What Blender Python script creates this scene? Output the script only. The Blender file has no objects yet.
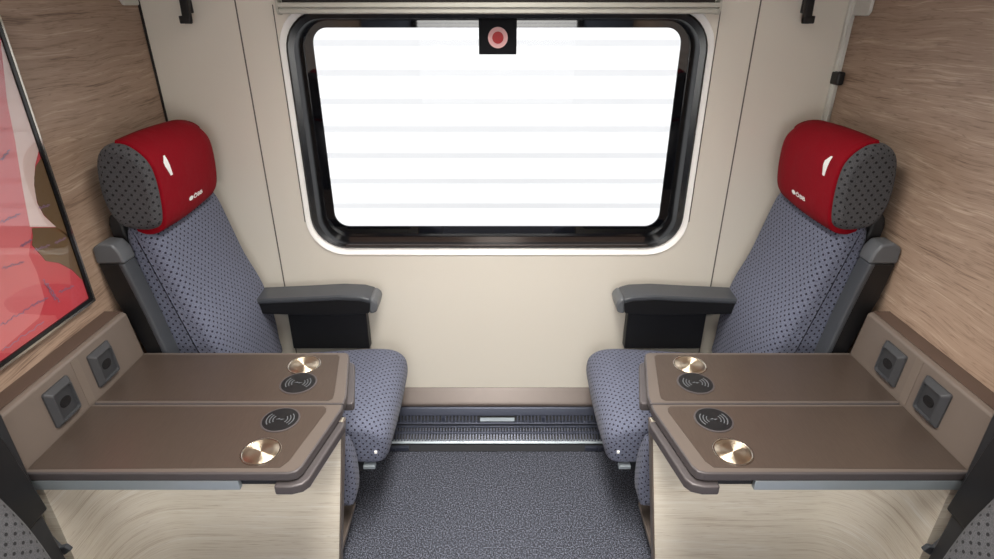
import bpy, bmesh, math, random
from mathutils import Vector, Matrix
from mathutils.bvhtree import BVHTree
random.seed(7)
C = bpy.context.scene.collection
D = 2.05            # camera to outer wall (y = 0 is the wall, the camera looks along +y)
H = 1.70
TH = math.radians(25.4)
F = 579.0
W = 1.146           # half width of the compartment

# ------------------------------------------------------------------ materials
def srgb(r, g, b):
    f = lambda c: (c/255/12.92) if c/255 <= .04045 else ((c/255+.055)/1.055)**2.4
    return (f(r), f(g), f(b), 1)

class NT:
    def __init__(s, name):
        s.m = bpy.data.materials.new(name); s.m.use_nodes = True
        s.t = s.m.node_tree; s.n = s.t.nodes; s.n.clear()
        s.out = s.n.new('ShaderNodeOutputMaterial')
        s.b = s.n.new('ShaderNodeBsdfPrincipled')
        s.t.links.new(s.b.outputs[0], s.out.inputs[0])
    def new(s, t, **k):
        n = s.n.new('ShaderNode'+t)
        for a, v in k.items(): setattr(n, a, v)
        return n
    def l(s, a, b): s.t.links.new(a, b)
    def math(s, op, a, b=None):
        n = s.new('Math', operation=op)
        for i, v in enumerate((a, b)):
            if v is None: continue
            if hasattr(v, 'is_linked') or hasattr(v, 'links'): s.l(v, n.inputs[i])
            else: n.inputs[i].default_value = v
        return n.outputs[0]
    def mix(s, fac, a, b):
        n = s.new('Mix', data_type='RGBA')
        for i, v in ((0, fac), (6, a), (7, b)):
            if hasattr(v, 'links'): s.l(v, n.inputs[i])
            else: n.inputs[i].default_value = v
        return n.outputs[2]
    def ramp(s, fac, stops):
        n = s.new('ValToRGB'); e = n.color_ramp.elements
        while len(e) < len(stops): e.new(.5)
        for el, (p, c) in zip(e, stops): el.position = p; el.color = c
        s.l(fac, n.inputs[0]); return n.outputs[0]
    def coord(s, kind='Object', scale=(1, 1, 1), rot=(0, 0, 0), loc=(0, 0, 0)):
        c = s.new('TexCoord'); m = s.new('Mapping')
        m.inputs['Scale'].default_value = scale; m.inputs['Rotation'].default_value = rot; m.inputs['Location'].default_value = loc
        s.l(c.outputs[kind], m.inputs[0]); return m.outputs[0]
    def noise(s, vec, scale, detail=3, rough=.5, dist=0):
        n = s.new('TexNoise'); n.inputs['Scale'].default_value = scale; n.inputs['Detail'].default_value = detail
        n.inputs['Roughness'].default_value = rough; n.inputs['Distortion'].default_value = dist
        s.l(vec, n.inputs['Vector']); return n.outputs['Fac']
    def bump(s, h, strength, dist=.002):
        n = s.new('Bump'); n.inputs['Strength'].default_value = strength; n.inputs['Distance'].default_value = dist
        s.l(h, n.inputs['Height']); s.l(n.outputs[0], s.b.inputs['Normal'])
    def set(s, **k):
        for a, v in k.items():
            i = s.b.inputs[a.replace('_', ' ')]
            if hasattr(v, 'links'): s.l(v, i)
            else: i.default_value = v
        return s

def plain(name, col, rough=.5, metal=0, var=.06, scale=25, **k):
    t = NT(name)
    f = t.noise(t.coord(), scale, 3)
    c2 = tuple(min(1, c*(1-var)) for c in col[:3])+(1,)
    t.set(Base_Color=t.mix(f, c2, tuple(min(1, c*(1+var)) for c in col[:3])+(1,)), Roughness=rough, Metallic=metal, **k)
    return t.m

def wood(name, dark, mid, light, vec_kind='Object', scale=(1, 1, 16), rot=(0, 0, 0), ns=2.0, rough=.45, wob=.06, fine=(1.6, 1.6, 3.5)):
    t = NT(name)
    base = t.coord(vec_kind, (1, 1, 1), rot)
    w = t.noise(base, 1.6, 2)
    cmb = t.new('CombineXYZ')
    # gentle waviness of the grain
    sep = t.new('SeparateXYZ'); t.l(base, sep.inputs[0])
    off = t.math('MULTIPLY', w, wob)
    t.l(t.math('MULTIPLY', sep.outputs[0], scale[0]), cmb.inputs[0])
    t.l(t.math('MULTIPLY', sep.outputs[1] if vec_kind == 'Object' else t.math('ADD', sep.outputs[1], off), scale[1]), cmb.inputs[1])
    t.l(t.math('MULTIPLY', t.math('ADD', sep.outputs[2], off), scale[2]), cmb.inputs[2])
    g1 = t.noise(cmb.outputs[0], ns, 4, .6, .25)
    v2 = t.new('VectorMath', operation='MULTIPLY'); v2.inputs[1].default_value = fine; t.l(cmb.outputs[0], v2.inputs[0])
    g2 = t.noise(v2.outputs[0], ns*2, 3, .65)
    v3 = t.new('VectorMath', operation='MULTIPLY'); v3.inputs[1].default_value = tuple(1+(f-1)*.35 for f in fine); t.l(cmb.outputs[0], v3.inputs[0])
    vein = t.noise(v3.outputs[0], ns*1.3, 2, .5, .2)
    vl = t.ramp(t.math('ABSOLUTE', t.math('SUBTRACT', vein, .5)), [(0, (0, 0, 0, 1)), (.022, (1, 1, 1, 1))])
    g = t.math('ADD', t.math('MULTIPLY', g1, .55), t.math('MULTIPLY', g2, .45))
    col = t.mix(t.math('MULTIPLY', t.math('SUBTRACT', 1, vl), .5), t.ramp(g, [(.34, dark), (.46, mid), (.53, mid), (.66, light)]), dark)
    t.set(Base_Color=col, Roughness=rough)
    t.bump(g, .08)
    return t.m

def fabric(name, base, dot, cell, r, alt):
    t = NT(name)
    uv = t.coord('UV', (1/cell, 1/cell, 0))
    def dots(off):
        a = t.new('VectorMath', operation='ADD'); a.inputs[1].default_value = (off, off, 0); t.l(uv, a.inputs[0])
        f = t.new('VectorMath', operation='FRACTION'); t.l(a.outputs[0], f.inputs[0])
        s_ = t.new('VectorMath', operation='SUBTRACT'); s_.inputs[1].default_value = (.5, .5, 0); t.l(f.outputs[0], s_.inputs[0])
        l_ = t.new('VectorMath', operation='LENGTH'); t.l(s_.outputs[0], l_.inputs[0])
        return t.math('LESS_THAN', l_.outputs['Value'], r/cell)
    d = t.math('MAXIMUM', dots(0), dots(.5))
    w = t.noise(t.coord('Object'), 420, 2)
    wv = t.noise(t.coord('UV', (900, 120, 1)), 1, 1)
    col = t.mix(t.ramp(w, [(.35, (0, 0, 0, 1)), (.65, (1, 1, 1, 1))]), base, alt)
    col = t.mix(t.math('MULTIPLY', wv, .25), col, dot)
    t.set(Base_Color=t.mix(d, col, dot), Roughness=.9, Sheen_Weight=.06)
    t.bump(w, .35, .001)
    return t.m

M = {}
M['cream'] = plain('cream_wall_panel', srgb(224, 218, 206), .42, var=.015, scale=3)
M['lip'] = plain('whitened_lit_lip', srgb(250, 249, 246), .35, var=.01)  # whiter than the cream wall, painting in the light caught on the lip
M['wallwood'] = wood('taupe_wood_laminate', srgb(112, 90, 75), srgb(170, 146, 127), srgb(200, 179, 160), scale=(1, 1.15, 17), ns=2.2, wob=.10, fine=(1.9, 1.9, 4))
M['palewood'] = wood('pale_oak_laminate', srgb(196, 181, 160), srgb(236, 228, 212), srgb(250, 246, 237), 'UV', scale=(.9, 20, 1), ns=2.2, wob=.025, fine=(2, 4, 1))
M['carpet'] = None
t = NT('blue_grey_carpet'); v = t.coord()
n1 = t.noise(v, 210, 2, .6); n2 = t.noise(v, 60, 2, .6)
t.set(Base_Color=t.mix(t.math('MULTIPLY', n2, .15), t.ramp(n1, [(.38, srgb(20, 22, 29)), (.5, srgb(54, 57, 67)), (.63, srgb(118, 122, 137))]), srgb(84, 86, 96)), Roughness=.95)
t.bump(n1, .6, .004); M['carpet'] = t.m
M['seatfab'] = fabric('grey_blue_dotted_upholstery', srgb(84, 88, 106), srgb(20, 20, 38), .0235, .0034, srgb(118, 123, 143))
M['headfab'] = fabric('dark_grey_dotted_upholstery', srgb(64, 64, 67), srgb(14, 14, 18), .026, .0036, srgb(86, 86, 89))
t = NT('red_headrest_cloth'); v = t.coord(); n1 = t.noise(v, 500, 2)
t.set(Base_Color=t.mix(n1, srgb(112, 0, 14), srgb(144, 1, 24)), Roughness=.85, Specular_IOR_Level=.2); t.bump(t.noise(v, 12, 3), .35, .02); M['red'] = t.m
M['reddark'] = plain('dark_red_seam', srgb(120, 4, 20), .8)
M['white'] = plain('white_print', srgb(245, 245, 242), .6, var=.01)
M['black'] = plain('black_plastic', srgb(18, 18, 20), .42)
M['dark'] = plain('charcoal_shell_plastic', srgb(34, 35, 38), .5)
M['grey'] = plain('grey_armrest_pad', srgb(66, 69, 74), .36)
M['greyl'] = plain('light_grey_armrest_cap', srgb(92, 95, 99), .34)
def laminate(name, a, b, rough):
    t = NT(name)
    g = t.noise(t.coord('Object', (700, 30, 1)), 1, 2)
    t.set(Base_Color=t.mix(g, a, b), Roughness=rough); return t.m
M['tabled'] = laminate('brown_pinstripe_laminate', srgb(58, 49, 44), srgb(78, 67, 60), .30)
M['tablel'] = plain('bronze_table_border', srgb(120, 109, 100), .38, 0.2, var=.03)
M['border'] = plain('taupe_table_border', srgb(100, 91, 85), .34, .15, var=.03)
M['edge'] = plain('grey_brown_table_edge', srgb(80, 75, 76), .4, .2)
M['console'] = plain('taupe_console_lacquer', srgb(112, 101, 93), .38, .1, var=.03)
M['ledge'] = plain('brown_console_top', srgb(84, 68, 60), .5)
M['alu'] = plain('pale_aluminium', srgb(176, 186, 192), .35, .6)
M['sockframe'] = plain('graphite_socket_frame', srgb(66, 67, 70), .32, .2)
M['sockplate'] = plain('graphite_socket_plate', srgb(48, 49, 52), .45)
M['gap'] = plain('dark_joint_and_shadow', srgb(40, 36, 34), .8)  # real joint colour, also used for the painted shadow above the blind rail
M['frame'] = plain('black_window_rubber', srgb(16, 16, 18), .22)
M['glassborder'] = plain('black_printed_glass', srgb(9, 10, 14), .03, Specular_IOR_Level=1.0)
M['tab'] = plain('matt_black_tab', srgb(12, 13, 18), .6, Specular_IOR_Level=.15)
M['sill'] = plain('dark_bronze_window_sill', srgb(60, 50, 46), .22, .4)
M['heat'] = plain('blue_grey_heater_metal', srgb(66, 70, 84), .38, .45)
M['heattop'] = plain('brown_grey_heater_top', srgb(102, 92, 87), .4, .2)
M['heatdark'] = plain('dark_heater_recess', srgb(20, 22, 28), .6)
M['rail'] = plain('champagne_blind_rail', srgb(190, 188, 178), .4, .15)
M['ceil'] = plain('ceiling_white', srgb(225, 222, 215), .6)
M['duct'] = plain('white_corner_profile', srgb(214, 214, 206), .4)
M['facade'] = plain('white_corrugated_metal', srgb(236, 236, 238), .6, var=.02, scale=1.2)
M['ground'] = plain('pale_ballast', srgb(170, 168, 164), .9)
M['bluewall'] = plain('blue_grey_corridor_panel', srgb(120, 132, 152), .6)
M['artred'] = plain('picture_red', srgb(198, 66, 76), .5, var=.10, scale=5)
M['artpink'] = plain('picture_pink', srgb(212, 112, 116), .5, var=.08, scale=6)
M['artpale'] = plain('picture_pale_pink', srgb(226, 202, 196), .5, var=.06, scale=9)
M['artbrown'] = plain('picture_olive_brown', srgb(108, 84, 54), .5, var=.15, scale=14)
M['ink'] = plain('picture_ink', srgb(150, 120, 150), .6)
M['dotred'] = plain('red_spot', srgb(170, 4, 16), .5)
M['dotpink'] = plain('pale_pink_ring', srgb(226, 176, 176), .5)
t = NT('brushed_steel_cup')
tg = t.new('Tangent', direction_type='RADIAL', axis='Z'); t.l(tg.outputs[0], t.b.inputs['Tangent'])
t.set(Base_Color=srgb(232, 214, 190), Metallic=1.0, Roughness=.38, Anisotropic=1.0, Anisotropic_Rotation=0.25); M['steel'] = t.m
M['chrome'] = plain('steel_rim', srgb(210, 202, 190), .2, 1)

def pane_mat(name, tint, ior=1.5):
    t = NT(name); t.n.remove(t.b)
    tr = t.new('BsdfTransparent'); tr.inputs[0].default_value = tint
    gl = t.new('BsdfGlossy'); gl.inputs['Roughness'].default_value = .02
    ge = t.new('NewGeometry'); dt = t.new('VectorMath', operation='DOT_PRODUCT')
    t.l(ge.outputs['Normal'], dt.inputs[0]); t.l(ge.outputs['Incoming'], dt.inputs[1])
    f0 = ((ior-1)/(ior+1))**2
    c5 = t.math('POWER', t.math('SUBTRACT', 1, t.math('ABSOLUTE', dt.outputs['Value'])), 5)
    fac = t.math('ADD', f0, t.math('MULTIPLY', c5, 1-f0))
    mx = t.new('MixShader'); t.l(fac, mx.inputs[0]); t.l(tr.outputs[0], mx.inputs[1]); t.l(gl.outputs[0], mx.inputs[2])
    t.l(mx.outputs[0], t.out.inputs[0]); return t.m
M['pane'] = pane_mat('window_glass', (.95, .97, .98, 1), 1.25)
M['picglass'] = pane_mat('picture_glass', (1, 1, 1, 1), 1.9)
def emis(name, col, st):
    t = NT(name); t.set(Base_Color=(.8, .8, .8, 1), Emission_Color=col, Emission_Strength=st); return t.m
M['lamp'] = emis('lamp_diffuser', (1, .93, .84, 1), 3)
M['daywin'] = emis('daylit_corridor_blind', (1, 1, .97, 1), 4)

# ------------------------------------------------------------------ mesh helpers
class MB:
    def __init__(s): s.v = []; s.f = []; s.uv = []
    def add(s, vs, fs, uvs=None):
        o = len(s.v); s.v += [Vector(p) for p in vs]
        for i, f in enumerate(fs):
            s.f.append([o+k for k in f]); s.uv.append(uvs[i] if uvs else None)
        return s
    def box(s, x0, x1, y0, y1, z0, z1):
        x0, x1 = sorted((x0, x1)); y0, y1 = sorted((y0, y1)); z0, z1 = sorted((z0, z1))
        v = [(x, y, z) for x in (x0, x1) for y in (y0, y1) for z in (z0, z1)]
        return s.add(v, [(0, 1, 3, 2), (4, 6, 7, 5), (0, 4, 5, 1), (2, 3, 7, 6), (0, 2, 6, 4), (1, 5, 7, 3)])
    def prism(s, poly, axis, a, b):
        """poly in the two other axes (in xyz order), extruded along axis from a to b"""
        def P(p, h):
            q = list(p); q.insert(axis, h); return q
        n = len(poly)
        v = [P(p, a) for p in poly]+[P(p, b) for p in poly]
        f = [tuple(range(n)), tuple(range(2*n-1, n-1, -1))]+[(i, (i+1) % n, n+(i+1) % n, n+i) for i in range(n)]
        return s.add(v, f)
    def cyl(s, c, r, h, n=40, r2=None):
        r2 = r if r2 is None else r2
        v = [(c[0]+r*math.cos(2*math.pi*i/n), c[1]+r*math.sin(2*math.pi*i/n), c[2]) for i in range(n)]
        v += [(c[0]+r2*math.cos(2*math.pi*i/n), c[1]+r2*math.sin(2*math.pi*i/n), c[2]+h) for i in range(n)]
        return s.add(v, [tuple(range(n)), tuple(range(2*n-1, n-1, -1))]+[(i, (i+1) % n, n+(i+1) % n, n+i) for i in range(n)])
    def lathe(s, c, prof, n=48):
        v = []; f = []
        for (r, z) in prof:
            v += [(c[0]+r*math.cos(2*math.pi*i/n), c[1]+r*math.sin(2*math.pi*i/n), c[2]+z) for i in range(n)]
        for k in range(len(prof)-1):
            f += [(k*n+i, k*n+(i+1) % n, (k+1)*n+(i+1) % n, (k+1)*n+i) for i in range(n)]
        f += [tuple(range(n)), tuple(((len(prof)-1)*n+i) for i in range(n))]
        return s.add(v, f)
    def loops(s, Ls, close=True):
        """bridge successive loops of equal count"""
        n = len(Ls[0]); v = [p for L in Ls for p in L]; f = []
        for k in range(len(Ls)-1):
            f += [(k*n+i, k*n+(i+1) % n, (k+1)*n+(i+1) % n, (k+1)*n+i) for i in range(n)]
        return s.add(v, f)

WP = {}   # world position of every object
def O(name, mb, mat, parent=None, origin=None, bevel=0, seg=2, smooth=False, angle=40, recalc=True):
    pw = WP[parent.name] if parent else Vector((0, 0, 0))
    if origin is None: origin = pw
    origin = Vector(origin)
    me = bpy.data.meshes.new(name)
    me.from_pydata([tuple(p-origin) for p in mb.v], [], mb.f); me.update()
    if any(mb.uv):
        ul = me.uv_layers.new(name='UVMap')
        for p, uv in zip(me.polygons, mb.uv):
            if uv:
                for li, c in zip(p.loop_indices, uv): ul.data[li].uv = c
    if recalc:
        bm = bmesh.new(); bm.from_mesh(me); bmesh.ops.recalc_face_normals(bm, faces=bm.faces); bm.to_mesh(me); bm.free()
    me.materials.append(mat)
    o = bpy.data.objects.new(name, me); C.objects.link(o)
    o.parent = parent; o.location = origin-pw; WP[o.name] = origin
    if bevel:
        m = o.modifiers.new('bevel', 'BEVEL'); m.width = bevel; m.segments = seg; m.limit_method = 'ANGLE'; m.angle_limit = math.radians(35)
    if smooth or bevel:
        for p in me.polygons: p.use_smooth = True
        if not smooth or smooth == 'auto':
            m = o.modifiers.new('wn', 'WEIGHTED_NORMAL'); m.keep_sharp = True
            if smooth == 'auto':
                me.set_sharp_from_angle(angle=math.radians(angle))
    return o
def thing(name, label, cat, loc, group=None):
    o = bpy.data.objects.new(name, None); C.objects.link(o); o.empty_display_size = .1
    o.location = loc; WP[o.name] = Vector(loc); o['label'] = label; o['category'] = cat
    if group: o['group'] = group
    return o
def tag(o, label, cat, group=None):
    o['label'] = label; o['category'] = cat
    if group: o['group'] = group
    return o
def struct(name, mb, mat, label=None, **k):
    o = O(name, mb, mat, **k); o['kind'] = 'structure'
    if label: o['label'] = label
    return o

def spline(pts, k=5, closed=True):
    n = len(pts); out = []
    rng = range(n if closed else n-1)
    for i in rng:
        if closed: p0, p1, p2, p3 = (Vector(pts[(i+j-1) % n]) for j in range(4))
        else: p0, p1, p2, p3 = (Vector(pts[min(max(i+j-1, 0), n-1)]) for j in range(4))
        for j in range(k):
            u = j/k
            out.append(.5*((2*p1)+(-p0+p2)*u+(2*p0-5*p1+4*p2-p3)*u*u+(-p0+3*p1-3*p2+p3)*u**3))
    if not closed: out.append(Vector(pts[-1]))
    return out
def inset(pts, d):
    n = len(pts); a = sum(pts[i][0]*pts[(i+1) % n][1]-pts[(i+1) % n][0]*pts[i][1] for i in range(n))
    sg = 1 if a > 0 else -1; out = []
    for i in range(n):
        t = (Vector(pts[(i+1) % n])-Vector(pts[i-1])).normalized()
        out.append(Vector(pts[i])+Vector((-t[1], t[0]))*d*sg)
    return out
def pad(mb, s, prof, y0, y1, r0=.04, r1=.04, n=5, crown=0, ny=8):
    """cushion: closed profile (X, z) swept along y with rounded ends, UV in metres"""
    N = len(prof); secs = []
    (r0, i0), (r1, i1) = [(r if isinstance(r, tuple) else (r, r)) for r in (r0, r1)]
    for k in range(n+1):
        a = math.pi/2*(1-k/n); secs.append((y0+r0*(1-math.sin(a)), i0*(1-math.cos(a))))
    for k in range(1, ny):
        u = k/ny; secs.append((y0+r0+(y1-r1-y0-r0)*u, -crown*math.sin(math.pi*u)))
    for k in range(n+1):
        a = math.pi/2*k/n; secs.append((y1-r1*(1-math.sin(a)), i1*(1-math.cos(a))))
    arc = [0]
    for i in range(N): arc.append(arc[-1]+(Vector(prof[(i+1) % N])-Vector(prof[i])).length)
    vs = []; ps = []
    for (y, d) in secs:
        q = inset(prof, d) if abs(d) > 1e-6 else [Vector(p) for p in prof]
        ps.append(q); vs += [(s*p[0], y, p[1]) for p in q]
    fs = []; uv = []
    yy = [0]
    for k in range(1, len(secs)): yy.append(yy[-1]+math.hypot(secs[k][0]-secs[k-1][0], secs[k][1]-secs[k-1][1]))
    for k in range(len(secs)-1):
        for i in range(N):
            fs.append((k*N+i, k*N+(i+1) % N, (k+1)*N+(i+1) % N, (k+1)*N+i))
            uv.append([(yy[k], arc[i]), (yy[k], arc[i+1]), (yy[k+1], arc[i+1]), (yy[k+1], arc[i])])
    L = len(secs)-1
    for k in (0, L):
        fs.append(tuple(k*N+i for i in range(N))); uv.append([(p[0], p[1]) for p in ps[k]])
    mb.add(vs, fs, uv); return mb

def rrect(x0, x1, z0, z1, r, y, n=8):
    out = []
    for cx, cz, a0 in ((x1-r, z1-r, 0), (x0+r, z1-r, 90), (x0+r, z0+r, 180), (x1-r, z0+r, 270)):
        for i in range(n+1):
            a = math.radians(a0+90*i/n); out.append((cx+r*math.cos(a), y, cz+r*math.sin(a)))
    return out

def text_mesh(body, size, dep=.0):
    cu = bpy.data.curves.new('txt', 'FONT'); cu.body = body; cu.size = size; cu.align_x = 'CENTER'; cu.align_y = 'CENTER'
    cu.resolution_u = 4; cu.offset = size*.03
    o = bpy.data.objects.new('txt', cu); C.objects.link(o)
    dg = bpy.context.evaluated_depsgraph_get(); me = bpy.data.meshes.new_from_object(o.evaluated_get(dg))
    bm = bmesh.new(); bm.from_mesh(me)
    bmesh.ops.triangulate(bm, faces=bm.faces)
    bmesh.ops.subdivide_edges(bm, edges=[e for e in bm.edges if e.calc_length() > size*.2], cuts=2)
    bmesh.ops.triangulate(bm, faces=bm.faces)
    bm.verts.index_update()
    vs = [v.co.copy() for v in bm.verts]; fs = [tuple(v.index for v in f.verts) for f in bm.faces]; bm.free()
    bpy.data.objects.remove(o); bpy.data.curves.remove(cu); bpy.data.meshes.remove(me)
    return vs, fs

def one_mesh():
    bm = bmesh.new()
    out = [(-.003, -.028), (.009, -.028), (.009, .028), (.001, .028), (-.015, .012), (-.015, .001), (-.003, .006)]
    f = bm.faces.new([bm.verts.new((x, y, 0)) for x, y in out])
    bmesh.ops.triangulate(bm, faces=bm.faces, ngon_method='EAR_CLIP')
    for _ in range(2): bmesh.ops.subdivide_edges(bm, edges=[e for e in bm.edges if e.calc_length() > .008], cuts=1, use_grid_fill=False); bmesh.ops.triangulate(bm, faces=bm.faces)
    bm.verts.index_update(); vs = [v.co.copy() for v in bm.verts]; fs = [tuple(v.index for v in f.verts) for f in bm.faces]; bm.free()
    return vs, fs

# ------------------------------------------------------------------ setting
Z1 = 2.30; YB = -3.15
struct('floor', MB().box(-W-.05, W+.05, YB, .1, -.04, 0), M['carpet'])
struct('ceiling', MB().box(-W-.05, W+.05, YB, .1, Z1, Z1+.04), M['ceil'])
struct('wall_left', MB().box(-W-.04, -W, YB, .1, 0, Z1), M['wallwood'])
struct('wall_right', MB().box(W, W+.04, YB, .1, 0, Z1), M['wallwood'])
wb = MB()
wb.loops([rrect(-W, W, 0, Z1, .0005, .1), rrect(-W, W, 0, Z1, .0005, 0), rrect(-.71, .71, .834, 1.70, .135, 0), rrect(-.71, .71, .834, 1.70, .135, .1)])
wb.add(*[[(x, y, z) for y in (0, .1) for x, z in ((-W, 0), (W, 0), (W, Z1), (-W, Z1))], [(0, 1, 5, 4), (2, 3, 7, 6), (1, 2, 6, 5), (3, 0, 4, 7)]])
struct('wall_back', wb, M['cream'], recalc=False, smooth='auto')
lip = MB().loops([rrect(-.716, .716, .831, 1.704, .140, 0), rrect(-.714, .714, .834, 1.702, .138, -.004), rrect(-.698, .698, .855, 1.684, .124, .010), rrect(-.698, .698, .857, 1.684, .124, .04)])
struct('trim_1', lip, M['lip'], 'raised lip around the window, whitened for the light it catches', smooth='auto')
# two vertical joints of the wall lining, the corner joint and the corner profile
j = 2
M['joint'] = plain('grey_panel_joint', srgb(104, 98, 92), .8)
for x in (-.836, .842):
    struct('trim_%d' % j, MB().box(x-.0022, x+.0022, -.0012, .002, .2, Z1), M['joint'], 'thin dark vertical joint in the cream wall lining'); j += 1
for s in (-1, 1):
    struct('trim_%d' % j, MB().prism([(s*.7165, .965), (s*.7195, .965), (s*.7195, 1.70), (s*.7165, 1.70)], 1, -.0012, .002), M['joint'], 'thin grey joint beside the window surround'); j += 1
struct('trim_%d' % j, MB().box(-W, -W+.006, -.006, 0, .2, Z1), M['gap'], 'dark joint in the left room corner'); j += 1
struct('trim_%d' % j, MB().box(W-.024, W, -.014, 0, .9, Z1).box(W-.016, W-.010, -.020, -.012, .9, Z1), M['duct'], 'white vertical profile in the right room corner', bevel=.002); j += 1

# window: rubber frame, printed glass border, pane
wroot = thing('window_1', 'wide train window with rounded corners and black rubber frame', 'window', (0, .03, 1.27)); wroot['kind'] = 'structure'
del wroot['category']
fr = MB().loops([rrect(-.697, .697, .858, 1.683, .124, .04), rrect(-.697, .697, .858, 1.683, .124, .006), rrect(-.690, .690, .864, 1.676, .117, .002), rrect(-.672, .672, .874, 1.660, .105, .006), rrect(-.662, .662, .878, 1.655, .098, .03), rrect(-.656, .656, .882, 1.652, .092, .062), rrect(-.656, .656, .882, 1.652, .092, .08)])
O('window_frame', fr, M['frame'], wroot, smooth='auto')
gb = MB().loops([rrect(-.660, .660, .878, 1.664, .095, .06), rrect(-.622, .622, .926, 1.6300, .052, .06), rrect(-.622, .622, .926, 1.630, .052, .066), rrect(-.66, .66, .878, 1.664, .095, .066)])
O('glass_border', gb, M['glassborder'], wroot)
gl = MB().add(rrect(-.625, .625, .923, 1.633, .052, .063)[::-1], [tuple(range(36))])
O('window_pane', gl, M['pane'], wroot, recalc=False)
# sill: the shiny sloping lower band of the recess
sb = MB().add([(x, y, z) for x in (-.575, .575) for y, z in ((-.002, .872), (.058, .884), (.058, .878), (-.002, .866))], [(0, 1, 5, 4), (1, 2, 6, 5), (2, 3, 7, 6), (3, 0, 4, 7), (0, 3, 2, 1), (4, 5, 6, 7)])
O('window_sill', sb, M['sill'], wroot, bevel=.001)

# black tab with a red spot stuck to the top of the pane
r = thing('emergency_marker', 'square black tab with a red spot ringed in pale pink, top centre of the window', 'marker', (.002, .056, 1.54))
O('tab', MB().box(-.061, .066, .050, .058, 1.547, 1.668), M['tab'], r, bevel=.0015)
def disc_y(c, rad, y0, y1, n=36):
    return MB().prism([(c[0]+rad*math.cos(2*math.pi*i/n), c[1]+rad*math.sin(2*math.pi*i/n)) for i in range(n)], 1, y0, y1)
O('ring', disc_y((.003, 1.600), .033, .0475, .050), M['dotpink'], r)
O('red_spot', disc_y((.003, 1.600), .019, .0455, .0475), M['dotred'], r)

# blind cassette above the window
r = thing('blind_cassette', 'long champagne grooved roller blind rail above the window', 'blind', (0, 0, 1.68))
pr = [(0, 1.673), (-.026, 1.673), (-.030, 1.677), (-.030, 1.687), (-.022, 1.6885), (-.022, 1.6915), (-.036, 1.693), (-.036, 1.704), (-.034, 1.706), (0, 1.706)]
O('blind_shadow_strip', MB().box(-.68, .69, -.020, -.001, 1.706, 1.73), M['gap'], r)  # dark strip painting the shadow line above the rail
O('upper_rail', MB().box(-.69, .70, -.036, -.001, 1.73, 1.76), M['rail'], r, bevel=.002)
O('cassette', MB().prism(pr, 0, -.69, .70), M['rail'], r)
O('end_cap', MB().prism([(0, 1.671), (-.03, 1.671), (-.039, 1.685), (-.039, 1.753), (0, 1.753)], 0, -.696, -.69), M['rail'], r)
O('end_cap', MB().prism([(0, 1.671), (-.03, 1.671), (-.039, 1.685), (-.039, 1.753), (0, 1.753)], 0, .70, .706), M['rail'], r)

# coat hooks
for s, lb in ((-1, 'black coat hook on the cream wall left of the window'), (1, 'black coat hook on the cream wall right of the window')):
    x = s*.985
    r = thing('coat_hook', lb, 'hook', (x, 0, 1.70), 'coat hooks beside the window')
    O('backplate', MB().box(x-.012, x+.012, -.012, 0, 1.675, 1.80), M['black'], r, bevel=.003)
    hk = MB().prism([(-.012, 1.80), (-.030, 1.79), (-.036, 1.70), (-.040, 1.652), (-.030, 1.643), (-.022, 1.652), (-.018, 1.69), (-.012, 1.71)], 0, x-.013, x+.013)
    hk.box(x-.013-(.010 if s < 0 else 0), x+.013+(.010 if s > 0 else 0), -.040, -.024, 1.645, 1.668)
    O('prong', hk, M['black'], r, bevel=.003)

# clip on the corner profile
o = O('cable_clip', MB().box(W-.026, W-.0005, -.045, -.0, 1.458, 1.500), M['black'], origin=(W-.016, -.01, 1.462), bevel=.006)
tag(o, 'small black clip on the white profile in the right corner', 'clip')

# luggage racks above the frame, the right bracket reaches into view
for s, lb, zb in ((-1, 'luggage rack over the left seats, a pale corner bracket just in view', 1.698), (1, 'luggage rack over the right seats, its pale rounded bracket in view', 1.668)):
    r = thing('luggage_rack', lb, 'luggage rack', (s*W, -1.0, 1.80), 'luggage racks')
    O('shelf', MB().box(s*.74, s*(W-.002), -2.0, -.004, 1.80, 1.83), M['ceil'], r, bevel=.008)
    for yb in (-.06, -1.95):
        z_ = zb if yb == -.06 else 1.74
        O('bracket', MB().prism([(yb-.045, z_+.012), (yb-.035, z_), (yb+.045, z_), (yb+.045, 1.80), (yb-.05, 1.80)], 0, s*(W-.012), s*(W-.001)), M['duct'], r, bevel=.004)

# ceiling lamp
r = thing('ceiling_lamp', 'long ceiling lamp of the compartment, above the picture', 'lamp', (0, -1.2, Z1))
O('housing', MB().box(-.20, .20, -1.95, -.35, Z1-.03, Z1-.002), M['ceil'], r, bevel=.005)
O('diffuser', MB().box(-.18, .18, -1.93, -.37, Z1-.036, Z1-.03), M['lamp'], r)

# corridor behind the camera (seen only as reflection in the glass)
struct('wall_front', MB().box(-W, W, YB-.04, YB, 0, Z1), M['bluewall'])
cw = thing('window_2', 'corridor window with a pale ribbed blind', 'window', (0, YB, 1.3)); cw['kind'] = 'structure'; del cw['category']
O('window_frame', MB().loops([rrect(-.72, .72, .85, 1.85, .04, YB), rrect(-.72, .72, .85, 1.85, .04, YB+.02), rrect(-.67, .67, .9, 1.8, .04, YB+.02), rrect(-.67, .67, .9, 1.8, .04, YB)]), M['frame'], cw)
bl = MB()
for k in range(30): bl.box(-.67, .67, YB+.004, YB+.010, .905+k*.0298, .905+k*.0298+.026)
O('blind', bl, M['daywin'], cw)

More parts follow.
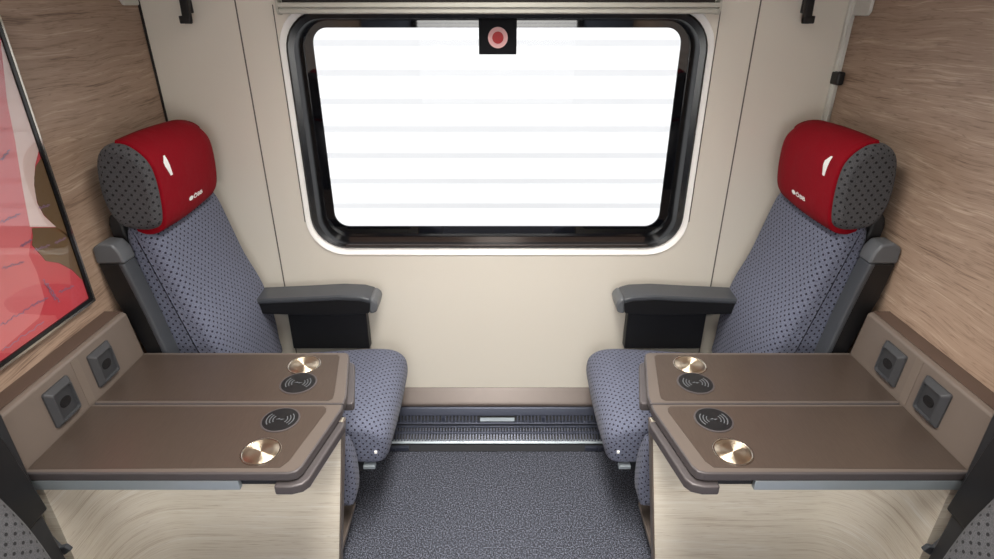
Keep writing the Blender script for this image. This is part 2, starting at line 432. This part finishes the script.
# ------------------------------------------------------------------ heater
r = thing('floor_heater', 'long blue-grey heater with slotted and ribbed grilles under the window', 'heater', (0, 0, 0))
X0, X1 = -.88, .88
O('top_cover', MB().prism([(0, .215), (-.045, .172), (-.052, .163), (-.052, .150), (0, .150)], 0, X0, X1), M['heattop'], r, bevel=.003)
O('front_panel', MB().prism([(-.004, .150), (-.055, .150), (-.060, .146), (-.072, .118), (-.004, .118)], 0, X0, X1), M['heat'], r, bevel=.002)
O('housing', MB().prism([(-.004, .118), (-.060, .118), (-.075, .09), (-.085, .07), (-.10, .05), (-.125, .03), (-.13, 0.002), (-.004, 0.002)], 0, X0, X1), M['heatdark'], r)
sl = {-1: MB(), 1: MB()}
n = 120
for k in range(n+1):
    x = X0+(X1-X0)*k/n
    if abs(x-.0) < .075: continue
    w_ = .0030
    sl[1 if x > 0 else -1].prism([(-.062, .118), (-.074, .118), (-.085, .094), (-.072, .094)], 0, x-w_, x+w_)
sl[-1].box(-.235, -.222, -.083, -.066, .094, .118); sl[1].box(.190, .203, -.083, -.066, .094, .118)
for k in (-1, 1): O('slotted_grille', sl[k], M['heat'], r)
O('maker_plate', MB().prism([(-.075, .112), (-.079, .112), (-.0845, .099), (-.078, .099)], 0, -.072, .074), M['alu'], r)
O('slat', MB().prism([(-.070, .094), (-.088, .094), (-.091, .088), (-.076, .087)], 0, X0, X1), M['heat'], r, bevel=.0015)
def fins(y0, z0, y1, z1, dy, dz):
    m = MB(); n = 140
    for k in range(n+1):
        x = X0+(X1-X0)*k/n
        m.prism([(y0, z0), (y1, z1), (y1+dy, z1+dz), (y0+dy, z0+dz)], 0, x-.0026, x+.0026)
    return m
O('ribbed_grille', fins(-.092, .076, -.106, .058, .012, -.004), M['heat'], r)
O('slat', MB().prism([(-.088, .082), (-.095, .081), (-.097, .075), (-.086, .076)], 0, X0, X1), M['heat'], r, bevel=.001)
O('slat', MB().prism([(-.098, .060), (-.109, .060), (-.112, .054), (-.1, .053)], 0, X0, X1), M['heat'], r, bevel=.001)
O('ribbed_grille', fins(-.112, .054, -.136, .036, .012, -.004), M['heat'], r)
O('slat', MB().prism([(-.125, .036), (-.138, .036), (-.143, .029), (-.13, .028)], 0, X0, X1), M['alu'], r, bevel=.001)
O('kick_plate', MB().prism([(-.130, .026), (-.146, .024), (-.160, .002), (-.130, .002)], 0, X0, X1), M['heatdark'], r)
for x in (-.43, .43):
    O('catch', MB().box(x-.06, x+.06, -.161, -.143, .004, .022).box(x-.006, x+.006, -.166, -.155, .006, .02), M['heat'], r, bevel=.001)

# ------------------------------------------------------------------ seats
head_prof = spline([(.962, 1.135), (.950, 1.20), (.950, 1.28), (.968, 1.325), (1.010, 1.358), (1.06, 1.356), (1.094, 1.32), (1.108, 1.24), (1.102, 1.17), (1.075, 1.125), (1.03, 1.112), (.990, 1.114)], 4)
back_prof = spline([(.866, .43), (.864, .50), (.868, .62), (.890, .75), (.934, .87), (.968, 1.0), (.994, 1.09), (1.030, 1.125), (1.075, 1.12), (1.092, 1.06), (1.085, .9), (1.07, .7), (1.05, .5), (1.03, .42), (.95, .405)], 4)
cush_prof = spline([(.96, .455), (.84, .462), (.70, .472), (.55, .483), (.45, .486), (.395, .475), (.360, .445), (.352, .405), (.358, .36), (.372, .325), (.41, .312), (.50, .315), (.70, .325), (.90, .34), (.965, .38)], 4)
def Y(d): return d-D
def seat(s, label, near=False):
    # distances from the camera plane; the near seat is the mirror image about the table's middle
    if near:
        f = lambda d: Y(2.50-d)
    else:
        f = Y
    def yr(a, b): return tuple(sorted((f(a), f(b))))
    root = thing('train_seat', label, 'seat', (s*.8, f(1.75), 0), 'first class train seats')
    ya, yb = yr(1.572, 2.005)
    if near: yb = Y(.855)
    rr = .038
    prof = back_prof if not near else [Vector((min(1.13, p[0]+.05), p[1])) for p in back_prof]
    p = O('backrest', pad(MB(), s, prof, ya, yb, rr, rr, 6, .006), M['headfab' if near else 'seatfab'], root, smooth=True)
    O('back_shell', MB().prism([(s*1.05, .32), (s*1.085, .32), (s*1.135, 1.12), (s*1.125, 1.15), (s*1.095, 1.15), (s*1.08, 1.0), (s*1.06, .6)], 1, ya+.02, yb-.01), M['dark'], root, bevel=.01)
    # headrest with its red cloth
    hy = yr(1.552, 1.975)
    if near: hy = (hy[0], Y(.87))
    hd = O('headrest', pad(MB(), s, head_prof, hy[0], hy[1], (.035, .024) if not near else (.12, .05), (.12, .05) if not near else (.035, .024), 8), M['headfab'], root, smooth=True)
    hp = [a if a[0] < 1.045 else b for a, b in zip(inset(head_prof, -.007), inset(head_prof, .012))]
    cy = (hy[0]+.024, hy[1]+.010) if not near else (hy[0]-.010, hy[1]-.030)
    cm = pad(MB(), s, hp, cy[0], cy[1], .006 if not near else (.13, .052), (.13, .052) if not near else .006, 8, .004)
    # the cloth droops below the cushion at its open edge
    for v in cm.v:
        if v.z < 1.16 and abs(v.x) < 1.04:
            u = 1-(v.y-cy[0])/(cy[1]-cy[0]) if not near else (v.y-cy[0])/(cy[1]-cy[0])
            v.z -= .010*max(0, u)*(1.16-v.z)/.06
    cov = O('headrest_cover', cm, M['red'], root, smooth=True)
    if not near:
        bvh = BVHTree.FromPolygons([tuple(p) for p in cm.v], cm.f)
        def stick(name, body, size, cyy, cz, sx=1, tilt=0):
            vs, fs = text_mesh(body, size) if body != '1' else one_mesh()
            out = []
            for v in vs:
                a = v.x*sx; b = v.y
                a, b = a*math.cos(tilt)-b*math.sin(tilt), a*math.sin(tilt)+b*math.cos(tilt)
                yy = cyy+(a if s < 0 else -a); zz = cz+b
                hit = bvh.ray_cast(Vector((0, yy, zz)), Vector((s, 0, 0)))
                x = hit[0].x if hit[0] else s*.95
                out.append((x-s*.0012, yy, zz))
            O(name, MB().add(out, fs), M['white'], cov, recalc=False)
        stick('number_one', '1', .078, Y(1.635), 1.284, .95, 0)
        stick('small_lettering', '\u25cf\u00d6BB', .017, Y(1.752), 1.160, 1.9, 0)
    O('cushion', pad(MB(), s, cush_prof, *(yr(1.47, 1.955) if not near else (Y(.50), Y(.85))), (.05, .032), (.05, .032), 6, .004), M['seatfab'], root, smooth=True)
    y0, y1 = yr(1.49, 1.90) if not near else (Y(.53), Y(.86))
    O('seat_pan', MB().box(s*.44, s*1.06, y0, y1, .27, .325), M['dark'], root, bevel=.01)
    O('wall_bracket', MB().prism([(s*.60, .27), (s*1.144, .27), (s*1.144, .05), (s*1.0, .06)], 1, y0+.09, y1-.09), M['black'], root, bevel=.005)
    if not near:
        # fabric covered side of the seat base, next to the table partition
        O('side_bolster', pad(MB(), s, spline([(.462, .24), (.452, .34), (.462, .44), (.50, .475), (.7, .475), (.9, .47), (.93, .40), (.93, .28), (.9, .22), (.7, .215), (.50, .215)], 4), Y(1.385), Y(1.462), .02, .02), M['seatfab'], root, smooth=True)
        O('pin', MB().box(s*.392, s*.400, Y(1.464), Y(1.472), .375, .383), M['white'], root)
        O('tag', MB().box(s*.405, s*.445, Y(1.47), Y(1.49), .302, .316), M['alu'], root, bevel=.002)
    # raised armrest on the table side
    a0, a1 = yr(1.515, 1.568) if not near else (Y(.875), Y(.967))
    zl = .66 if near else .60
    if near: O('dark_gap_filler', MB().box(s*1.055, s*1.143, Y(.966), Y(.992), .66, 1.08), M['dark'], root, bevel=.006)  # dark block added to fill the dark gap between armrest and console
    front = [(1.066, 1.03), (1.050, .95), (1.032, .85), (1.012, .72), (1.005 if near else 1.0, zl)]
    bk = [(1.075 if near else 1.06, zl), (1.085, .75), (1.128, .92), (1.142, 1.03)]
    if near: front = [(x+.018, z) for x, z in front]
    body = [(s*(x+.014), z) for x, z in front]+[(s*x, z) for x, z in bk]
    ar = O('raised_armrest', MB().prism(body, 1, a0, a1), M['black'], root, bevel=.006)
    ar['label'] = 'black armrest folded up against the side of the backrest'
    strip = [(s*x, z) for x, z in front]+[(s*(x+.018), z) for x, z in reversed(front)]
    O('armrest_pad', MB().prism(strip, 1, a0-.003, a1+.003), M['black' if near else 'grey'], ar, bevel=.006, seg=3)
    cap = [(s*1.062, 1.030), (s*1.068, 1.066), (s*1.084, 1.090), (s*1.120, 1.094), (s*1.144, 1.078), (s*1.144, 1.030)]
    O('armrest_cap', MB().prism(cap, 1, a0-.004, a1+.004), M['greyl'], ar, bevel=.008, seg=3)
    hx_ = .035 if near else 0
    O('hinge', MB().prism([(s*(x_+hx_), z_) for x_, z_ in ((1.0, .665 if near else .60), (1.06, .665 if near else .60), (1.05, .50), (1.02, .47), (.99, .50))], 1, a0+.005, a1-.005), M['dark'], root, bevel=.006)
    if near:
        O('hinge_lever', MB().prism([(s*(x_+.035), z_) for x_, z_ in ((1.02, .60), (1.035, .56), (1.02, .53), (.995, .515), (.975, .53), (.985, .545), (1.0, .54), (1.008, .56))], 1, a1-.004, a1+.008), M['grey'], root, bevel=.003)
    else:
        # lowered armrest at the wall with its dark panel
        b0, b1 = Y(1.885), Y(1.985)
        side = [(.90, .722), (.70, .732), (.58, .739), (.50, .735), (.464, .724), (.474, .664), (.60, .654), (.90, .662)]
        wa = O('lowered_armrest', MB().prism([(s*x, z-.014 if z > .69 else z) for x, z in side], 1, b0, b1), M['black'], root, bevel=.006)
        top = [(.90, .724), (.70, .734), (.58, .741), (.50, .737), (.464, .726)]
        O('armrest_pad', MB().prism([(s*x, z) for x, z in top]+[(s*x, z-.020) for x, z in reversed(top)], 1, b0-.004, b1+.004), M['grey'], wa, bevel=.007, seg=4)
        O('armrest_cap', MB().prism([(s*.468, .728), (s*.454, .724), (s*.442, .712), (s*.439, .698), (s*.446, .668), (s*.474, .662)], 1, b0-.002, b1+.002), M['greyl'], wa, bevel=.010, seg=4)
        O('side_panel', MB().prism([(s*.515, .67), (s*.825, .67), (s*.825, .44), (s*.515, .44)], 1, Y(2.0), Y(2.04)), M['dark'], root, bevel=.004)
    return root
seat(-1, 'left window seat facing right, grey-blue dotted fabric under a red headrest cover')
seat(1, 'right window seat facing left, grey-blue dotted fabric under a red headrest cover')
seat(-1, 'nearer left seat, only its raised black armrest and dotted side showing bottom left', True)
seat(1, 'nearer right seat, only its raised black armrest and dotted side showing bottom right', True)

# ------------------------------------------------------------------ consoles and tables
def console(s, label):
    root = thing('socket_console', label, 'console', (s*1.1, Y(1.25), .69), 'wall consoles with sockets')
    d0, d1 = 1.008, 1.500
    pts = [(s*1.076, .69), (s*1.076, .742), (s*1.084, .884), (s*1.092, .890), (s*1.1445, .890), (s*1.1445, .69)]
    m = MB(); n = len(pts)
    # the ends lean slightly, top corners rounded
    def yend(z, far): 
        u = max(0, (z-.742)/.148)
        return (Y(d1)-.012*u*u) if far else Y(d0)
    v = [(x, yend(z, 0), z) for x, z in pts]+[(x, yend(z, 1), z) for x, z in pts]
    m.add(v, [tuple(range(n)), tuple(range(2*n-1, n-1, -1))]+[(i, (i+1) % n, n+(i+1) % n, n+i) for i in range(n)])
    O('body', m, M['console'], root, bevel=.006, seg=3)
    O('top_strip', MB().box(s*1.098, s*1.1445, Y(d0+.004), Y(d1-.016), .8895, .8925), M['ledge'], root)
    def face_x(z): return 1.076+(z-.742)/.142*.008
    O('centre_strip', MB().add([(s*(face_x(z)-o_), y, z) for z in (.745, .880) for y in (Y(1.237), Y(1.263)) for o_ in (-.001, .0012)],
        [(0, 1, 3, 2), (4, 6, 7, 5), (0, 4, 5, 1), (2, 3, 7, 6), (0, 2, 6, 4), (1, 5, 7, 3)]), M['tablel'], root)
    for dc in (1.333, 1.166):
        zc, hw, hh = .812, .044, .050
        def lp(w_, h_, o_, r_=.006):
            out = []
            for (y, _, z) in rrect(Y(dc)-w_, Y(dc)+w_, zc-h_, zc+h_, r_, 0, 3):
                out.append((s*(face_x(z)-o_), y, z))
            return out
        fm = MB().loops([lp(hw, hh, .0), lp(hw, hh, .005), lp(hw-.011, hh-.011, .017), lp(hw-.014, hh-.014, .017), lp(hw-.016, hh-.016, .009)])
        sk = O('power_socket', fm, M['sockframe'], root, smooth='auto', angle=20)
        pl = MB().add(lp(hw-.0155, hh-.0155, .011), [tuple(range(16))])
        O('socket_plate', pl, M['sockplate'], sk)
        # recess of the plug hole: a dark rounded hexagon with side notches
        hx = []
        for i in range(24):
            a = 2*math.pi*i/24; rr = .0155*(1+.18*math.cos(2*a))
            hx.append((Y(dc)+rr*math.cos(a), zc+rr*math.sin(a)))
        q = [(s*(face_x(z)-.0120), y, z) for y, z in hx]+[(s*(face_x(z)-.0105), y, z) for y, z in hx]
        O('plug_hole', MB().add(q, [tuple(range(24)), tuple(range(47, 23, -1))]+[(i, (i+1) % 24, 24+(i+1) % 24, 24+i) for i in range(24)]), M['frame'], sk)
    return root
console(-1, 'taupe console with two black sockets on the left wall, under the picture')
console(1, 'taupe console with two black sockets on the right wall, behind the right table')

def arc_ring(m, c, r0, r1, a0, a1, z0, z1, n=10):
    v = []; 
    for i in range(n+1):
        a = math.radians(a0+(a1-a0)*i/n)
        for rr, z in ((r0, z0), (r1, z0), (r1, z1), (r0, z1)): v.append((c[0]+rr*math.cos(a), c[1]+rr*math.sin(a), z))
    f = [(0, 1, 2, 3), (4*n, 4*n+3, 4*n+2, 4*n+1)]
    for i in range(n):
        for k in range(4): f.append((4*i+k, 4*i+(k+1) % 4, 4*i+4+(k+1) % 4, 4*i+4+k))
    m.add(v, f)

def table(s, label):
    root = thing('folding_table', label, 'table', (s*.75, Y(1.25), 0), 'folding tables between the seats')
    T = .74
    P = lambda pts: [(s*x, Y(d)) for x, d in pts]
    rear = [(1.0745, 1.2515), (.4085, 1.2515), (.4085, 1.285), (.448, 1.486), (.452, 1.496), (.462, 1.502), (1.0745, 1.502)]
    frnt = [(1.0745, 1.2485), (.4085, 1.2485), (.4085, 1.225), (.448, 1.020), (.456, 1.004), (.474, .997), (1.0745, .997)]
    def shrink(p, a): # inner field
        return a
    L1 = O('rear_leaf', MB().prism(P(rear), 2, .716, T), M['edge'], root, bevel=.004, seg=3)
    L2 = O('front_leaf', MB().prism(P(frnt), 2, .716, T), M['edge'], root, bevel=.004, seg=3)
    rb = [(1.073, 1.2545), (.4125, 1.2545), (.4125, 1.285), (.451, 1.484), (.462, 1.4975), (1.073, 1.4975)]
    fb = [(1.073, 1.2455), (.4125, 1.2455), (.4125, 1.225), (.451, 1.022), (.462, 1.006), (.476, 1.0015), (1.073, 1.0015)]
    O('border', MB().prism(P(rb), 2, T-.001, T+.0006), M['border'], L1)
    O('border', MB().prism(P(fb), 2, T-.001, T+.0006), M['border'], L2)
    ri = [(1.072, 1.262), (.452, 1.262), (.443, 1.272), (.443, 1.290), (.474, 1.476), (.484, 1.488), (1.072, 1.488)]
    fi = [(1.072, 1.238), (.458, 1.238), (.448, 1.228), (.446, 1.215), (.484, 1.035), (.498, 1.014), (1.072, 1.009)]
    O('laminate_field', MB().prism(P(ri), 2, T-.001, T+.0014), M['tabled'], L1)
    O('laminate_field', MB().prism(P(fi), 2, T-.001, T+.0014), M['tabled'], L2)
    # lower leaves, folded under
    lr = [(.75, 1.29), (.397, 1.29), (.395, 1.30), (.434, 1.484), (.445, 1.494), (.75, 1.494)]
    lf = [(.508, 1.10), (.508, .986), (.470, .986), (.446, .994), (.434, 1.010), (.398, 1.200), (.402, 1.214), (.42, 1.216), (.55, 1.216), (.55, 1.10)]
    O('folded_leaf', MB().prism(P(lr), 2, .684, .711), M['edge'], root, bevel=.005, seg=3)
    O('folded_leaf', MB().prism(P(lf), 2, .684, .711), M['edge'], root, bevel=.005, seg=3)
    O('underframe', MB().box(s*.47, s*1.07, Y(1.015), Y(1.475), .69, .716), M['dark'], root)
    O('front_rail', MB().box(s*.592, s*1.068, Y(.998), Y(1.012), .688, .7155), M['alu'], root, bevel=.002)
    # drink recesses with brushed steel bases
    for x, d, rad in ((.568, 1.432, .0455), (.560, 1.066, .0445)):
        c = (s*x, Y(d), T+.0014)
        rim = MB().lathe(c, [(rad, 0), (rad+.002, .0005), (rad+.002, .0018), (rad, .0024), (rad-.002, .0016), (rad-.003, .0008)])
        cp = O('cup_recess', rim, M['chrome'], root, origin=c, smooth='auto')
        O('brushed_base', MB().lathe(c, [(rad-.0025, .0002), (rad-.0025, .0012), (rad*.6, .0012), (rad*.3, .0012), (.0010, .0012)]), M['steel'], cp, origin=c, smooth=True)
    for x, d, rad in ((.556, 1.340, .0475), (.553, 1.182, .0455)):
        c = (s*x, Y(d), T+.0014)
        pd = O('wireless_charger', MB().lathe(c, [(rad, 0), (rad, .0022), (rad-.002, .003), (.001, .003)]), M['black'], root, origin=c, smooth='auto')
        O('charger_rim', MB().lathe(c, [(rad-.0005, .0), (rad+.003, .0005), (rad+.003, .0018), (rad, .0026)]), M['edge'], pd, origin=c, smooth='auto')
        am = MB()
        for rr in (.018, .026, .034):
            for a0 in (-38, 142): arc_ring(am, c, rr-.0012, rr+.0012, a0, a0+76, T+.0042, T+.0048)
        # little flash in the middle
        fl = [(-.011, -.001), (-.002, .004), (-.001, .0005), (.011, .001), (.002, -.004), (.001, -.0005)]
        am.prism([(c[0]+a, c[1]+b) for a, b in fl], 2, T+.0042, T+.0048)
        O('charging_symbol', am, M['greyl'], pd, origin=c)
    # partition of pale wood: straight board that turns with a rounded corner along the wall
    th = .030
    path = [(.455, 1.235)]+[(.50+(.93-.50)*i/6, 1.235) for i in range(7)]
    R = .13
    for i in range(1, 9):
        a = math.radians(90*i/8); path.append((.93+R*math.sin(a), 1.235-R+R*math.cos(a)))
    path += [(1.06, 1.06), (1.06, 1.012)]
    m = MB(); zz = [.0, .22, .44, .683]
    arc = [0]
    for i in range(1, len(path)): arc.append(arc[-1]+math.hypot(path[i][0]-path[i-1][0], path[i][1]-path[i-1][1]))
    def xe(i, z): # aisle edge leans: wider at the top
        return path[i][0] if i else .484-(z-.165)*.128
    nP = len(path)
    nrm = []
    for i in range(nP):
        a = Vector(path[max(i-1, 0)]); b = Vector(path[min(i+1, nP-1)]); t_ = (b-a).normalized(); nrm.append(Vector((-t_[1], t_[0])))
    vs = []; fs = []; uv = []
    for side in (0, 1):
        for i in range(nP):
            for z in zz:
                off = nrm[i]*(th*side)
                vs.append((s*(xe(i, z)+off[0]), Y(path[i][1]+off[1]), z))
    nz = len(zz); B = nP*nz
    for side in (0, 1):
        for i in range(nP-1):
            for k in range(nz-1):
                a = side*B+i*nz+k; q = (a, a+nz, a+nz+1, a+1); fs.append(q); uv.append([(arc[i]*(1), zz[k]+1.7*(s+1)), (arc[i+1], zz[k]+1.7*(s+1)), (arc[i+1], zz[k+1]+1.7*(s+1)), (arc[i], zz[k+1]+1.7*(s+1))])
    for i in range(nP-1):
        for k in (0, nz-1):
            a = i*nz+k; fs.append((a, a+nz, B+a+nz, B+a)); uv.append([(0, 0)]*4)
    for i in (0, nP-1):
        for k in range(nz-1):
            a = i*nz+k; fs.append((a, a+1, B+a+1, B+a)); uv.append([(arc[i], zz[k]), (arc[i], zz[k+1]), (arc[i]+th, zz[k+1]), (arc[i]+th, zz[k])])
    m.add(vs, fs, uv)
    O('partition', m, M['palewood'], root, smooth='auto')
    O('edge_band', MB().add([(s*(xe(0, z)-a), y, z) for z in (.0, .683) for y in (Y(1.234), Y(1.234+th+.002)) for a in (.0005, .005)],
        [(0, 1, 3, 2), (4, 6, 7, 5), (0, 4, 5, 1), (2, 3, 7, 6), (0, 2, 6, 4), (1, 5, 7, 3)]), M['tablel'], root)
    sh = [(.80, 1.265), (.495, 1.265), (.495, 1.495), (.502, 1.513), (.52, 1.52), (.80, 1.52)]
    O('lower_shelf', MB().prism(P(sh), 2, .110, .127), M['border'], root, bevel=.004, seg=3)
    return root
table(-1, 'brown folding table on the left wall with two round steel cup recesses')
table(1, 'brown folding table on the right wall with two round steel cup recesses')

# ------------------------------------------------------------------ picture on the left wall
def pic(px, py, X=1.128):
    """point of the picture plane x = -X seen at a photo pixel, as (y, z)"""
    v = (py-279.5)/F; t_ = X*F/(497-px)
    return (-D+t_*(math.cos(TH)-v*math.sin(TH)), H+t_*(-math.sin(TH)-v*math.cos(TH)))
r = thing('framed_picture', 'red and pink abstract picture behind glass in a thin black and silver frame', 'picture', (-W, Y(1.22), 1.3))
y0, y1, z0, z1 = Y(1.0), Y(1.442), .950, 1.682
xw = -W+.001
def yzring(a, b, x0, x1):
    f = lambda e, x: [(x, y, z) for (y, _, z) in rrect(y0+e, y1-e, z0+e, z1-e, .002, 0, 2)]
    return MB().loops([f(a, x0), f(a, x1), f(b, x1), f(b, x0)])
O('silver_edge', yzring(0, .006, xw, xw+.020), M['chrome'], r)
O('frame', yzring(.006, .016, xw, xw+.019), M['frame'], r)
O('artwork', MB().box(xw, xw+.014, y0+.014, y1-.014, z0+.014, z1-.014), M['artred'], r)
def blob(name, pts, mat, lay, par=None):
    yz = [pic(*p) for p in pts]
    yz = [(min(max(y, y0+.016), y1-.016), min(max(z, z0+.016), z1-.016)) for y, z in yz]
    O(name, MB().prism(yz, 0, xw+.0135, xw+.014+.0004*lay), mat, r)
blob('pink_shape', [(-40, 60), (2, 60), (14, 110), (22, 160), (30, 205), (33, 228), (30, 255), (38, 272), (46, 300), (40, 318), (0, 352), (-40, 372)], M['artpink'], 1)
blob('pale_shape', [(2, 40), (16, 60), (30, 110), (42, 150), (36, 165), (35, 185), (38, 203), (45, 216), (57, 227), (31, 227), (24, 190), (16, 140), (8, 100)], M['artpale'], 2)
blob('brown_shape', [(43, 158), (37, 166), (35, 178), (36, 192), (39, 204), (45, 215), (57, 227), (80, 232), (80, 205), (70, 175), (60, 150)], M['artbrown'], 3)
blob('brown_shape', [(33, 228), (57, 227.5), (80, 228), (90, 276), (73, 270), (60, 263), (47, 261), (42, 255), (33, 245), (34, 236)], M['artbrown'], 3)
def scribble(p0, p1, amp, n, w=.0016):
    ink = MB()
    pts = []
    for i in range(n*4+1):
        u = i/(n*4); px = p0[0]+(p1[0]-p0[0])*u; py = p0[1]+(p1[1]-p0[1])*u
        y, z = pic(px, py); pts.append((y+.003*math.sin(i*2.3+n), z+amp*math.sin(i*1.57+.4*math.sin(i))*(.6+.4*math.sin(i*.9))))
    for a, b in zip(pts, pts[1:]):
        dv = Vector((b[0]-a[0], b[1]-a[1])); 
        if dv.length < 1e-5: continue
        nn = Vector((-dv[1], dv[0])).normalized()*w/2
        ink.prism([(a[0]-nn[0], a[1]-nn[1]), (b[0]-nn[0], b[1]-nn[1]), (b[0]+nn[0], b[1]+nn[1]), (a[0]+nn[0], a[1]+nn[1])], 0, xw+.0155, xw+.0160)
    O('handwriting', ink, M['ink'], r)
for a, b in (((2, 325), (30, 308)), ((32, 306), (48, 298)), ((4, 350), (44, 322)), ((60, 292), (74, 286)), ((44, 280), (56, 300)), ((48, 284), (60, 302)),
             ((2, 222), (20, 214)), ((4, 268), (24, 262)), ((22, 246), (32, 240)), ((36, 250), (50, 245)), ((56, 243), (66, 238)), ((40, 208), (50, 205)), ((2, 160), (10, 150))):
    scribble(a, b, .004, 5)
O('glass', MB().add([(xw+.0165, y0+.016, z0+.016), (xw+.0165, y1-.016, z0+.016), (xw+.0165, y1-.016, z1-.016), (xw+.0165, y0+.016, z1-.016)], [(0, 1, 2, 3)]), M['picglass'], r, recalc=False)

# ------------------------------------------------------------------ outside
r = thing('corrugated_facade', 'overexposed white facade with horizontal laps outside the window', 'facade', (0, 2.2, -1.2))
prof = []
zz = -1.2; pitch = .1925; y = 2.2
ph = 1.7-.05*4.25          # one lap edge lies on the topmost line seen
k0 = math.floor((ph+1.2)/pitch)
zb = ph-k0*pitch
pf = []
z = zb
for k in range(30):
    pf += [(y, z-.045), (y-.0155, z+.001), (y-.006, z+pitch*.5)]
    z += pitch
O('siding', MB().prism(pf+[(y+.1, z), (y+.1, zb)], 0, -5, 5), M['facade'], r)
o = struct('trim_%d' % (j), MB().box(-6, 6, .15, 7, -1.25, -1.2), M['ground'], 'pale ground outside the train')
j += 1

# ------------------------------------------------------------------ light
def area(name, loc, rot, sx, sy, power, col, spread=180):
    l = bpy.data.lights.new(name, 'AREA'); l.shape = 'RECTANGLE'; l.size = sx; l.size_y = sy; l.energy = power; l.color = col
    o = bpy.data.objects.new(name, l); C.objects.link(o); o.location = loc; o.rotation_euler = rot; l.spread = math.radians(spread); return o
area('ceiling_lamp_light', (0, -1.15, Z1-.045), (0, 0, 0), .34, 1.5, 31, (1, .96, .90), 112)
r = thing('corridor_fill', 'added fill lamp, unseen behind the camera, brightening the table partitions', 'lamp', (0, -2.75, Z1))  # unseen lamp added to brighten the partitions and near faces
O('housing', MB().box(-.62, .62, -2.90, -2.60, Z1-.03, Z1-.002), M['ceil'], r, bevel=.005)
O('diffuser', MB().box(-.60, .60, -2.88, -2.62, Z1-.036, Z1-.03), M['lamp'], r)
area('corridor_fill_light', (0, -2.75, Z1-.045), (0, 0, 0), 1.15, .24, 34, (1, .96, .9), 130)  # light of the added corridor lamp
sun = bpy.data.lights.new('sun', 'SUN'); sun.energy = 3.7; sun.angle = math.radians(3); sun.color = (1, .98, .96)
so = bpy.data.objects.new('sun', sun); C.objects.link(so)
so.rotation_euler = Vector((.12, .62, -.78)).to_track_quat('-Z', 'Y').to_euler()
w = bpy.data.worlds.new('sky'); bpy.context.scene.world = w; w.use_nodes = True
w.node_tree.nodes['Background'].inputs[0].default_value = (.95, .97, 1, 1); w.node_tree.nodes['Background'].inputs[1].default_value = .9

# ------------------------------------------------------------------ camera
cam = bpy.data.cameras.new('camera'); co = bpy.data.objects.new('camera', cam); C.objects.link(co)
co.location = (0, -D, H); co.rotation_euler = (math.pi/2-TH, 0, 0)
cam.sensor_width = 36; cam.lens = 36*F/994; cam.clip_start = .02
bpy.context.scene.camera = co
sc = bpy.context.scene
sc.view_settings.view_transform = 'Standard'; sc.view_settings.look = 'None'; sc.view_settings.gamma = 1; sc.view_settings.exposure = 0
sc.cycles.max_bounces = 8; sc.cycles.transparent_max_bounces = 12
sc.cycles.sample_clamp_indirect = 6
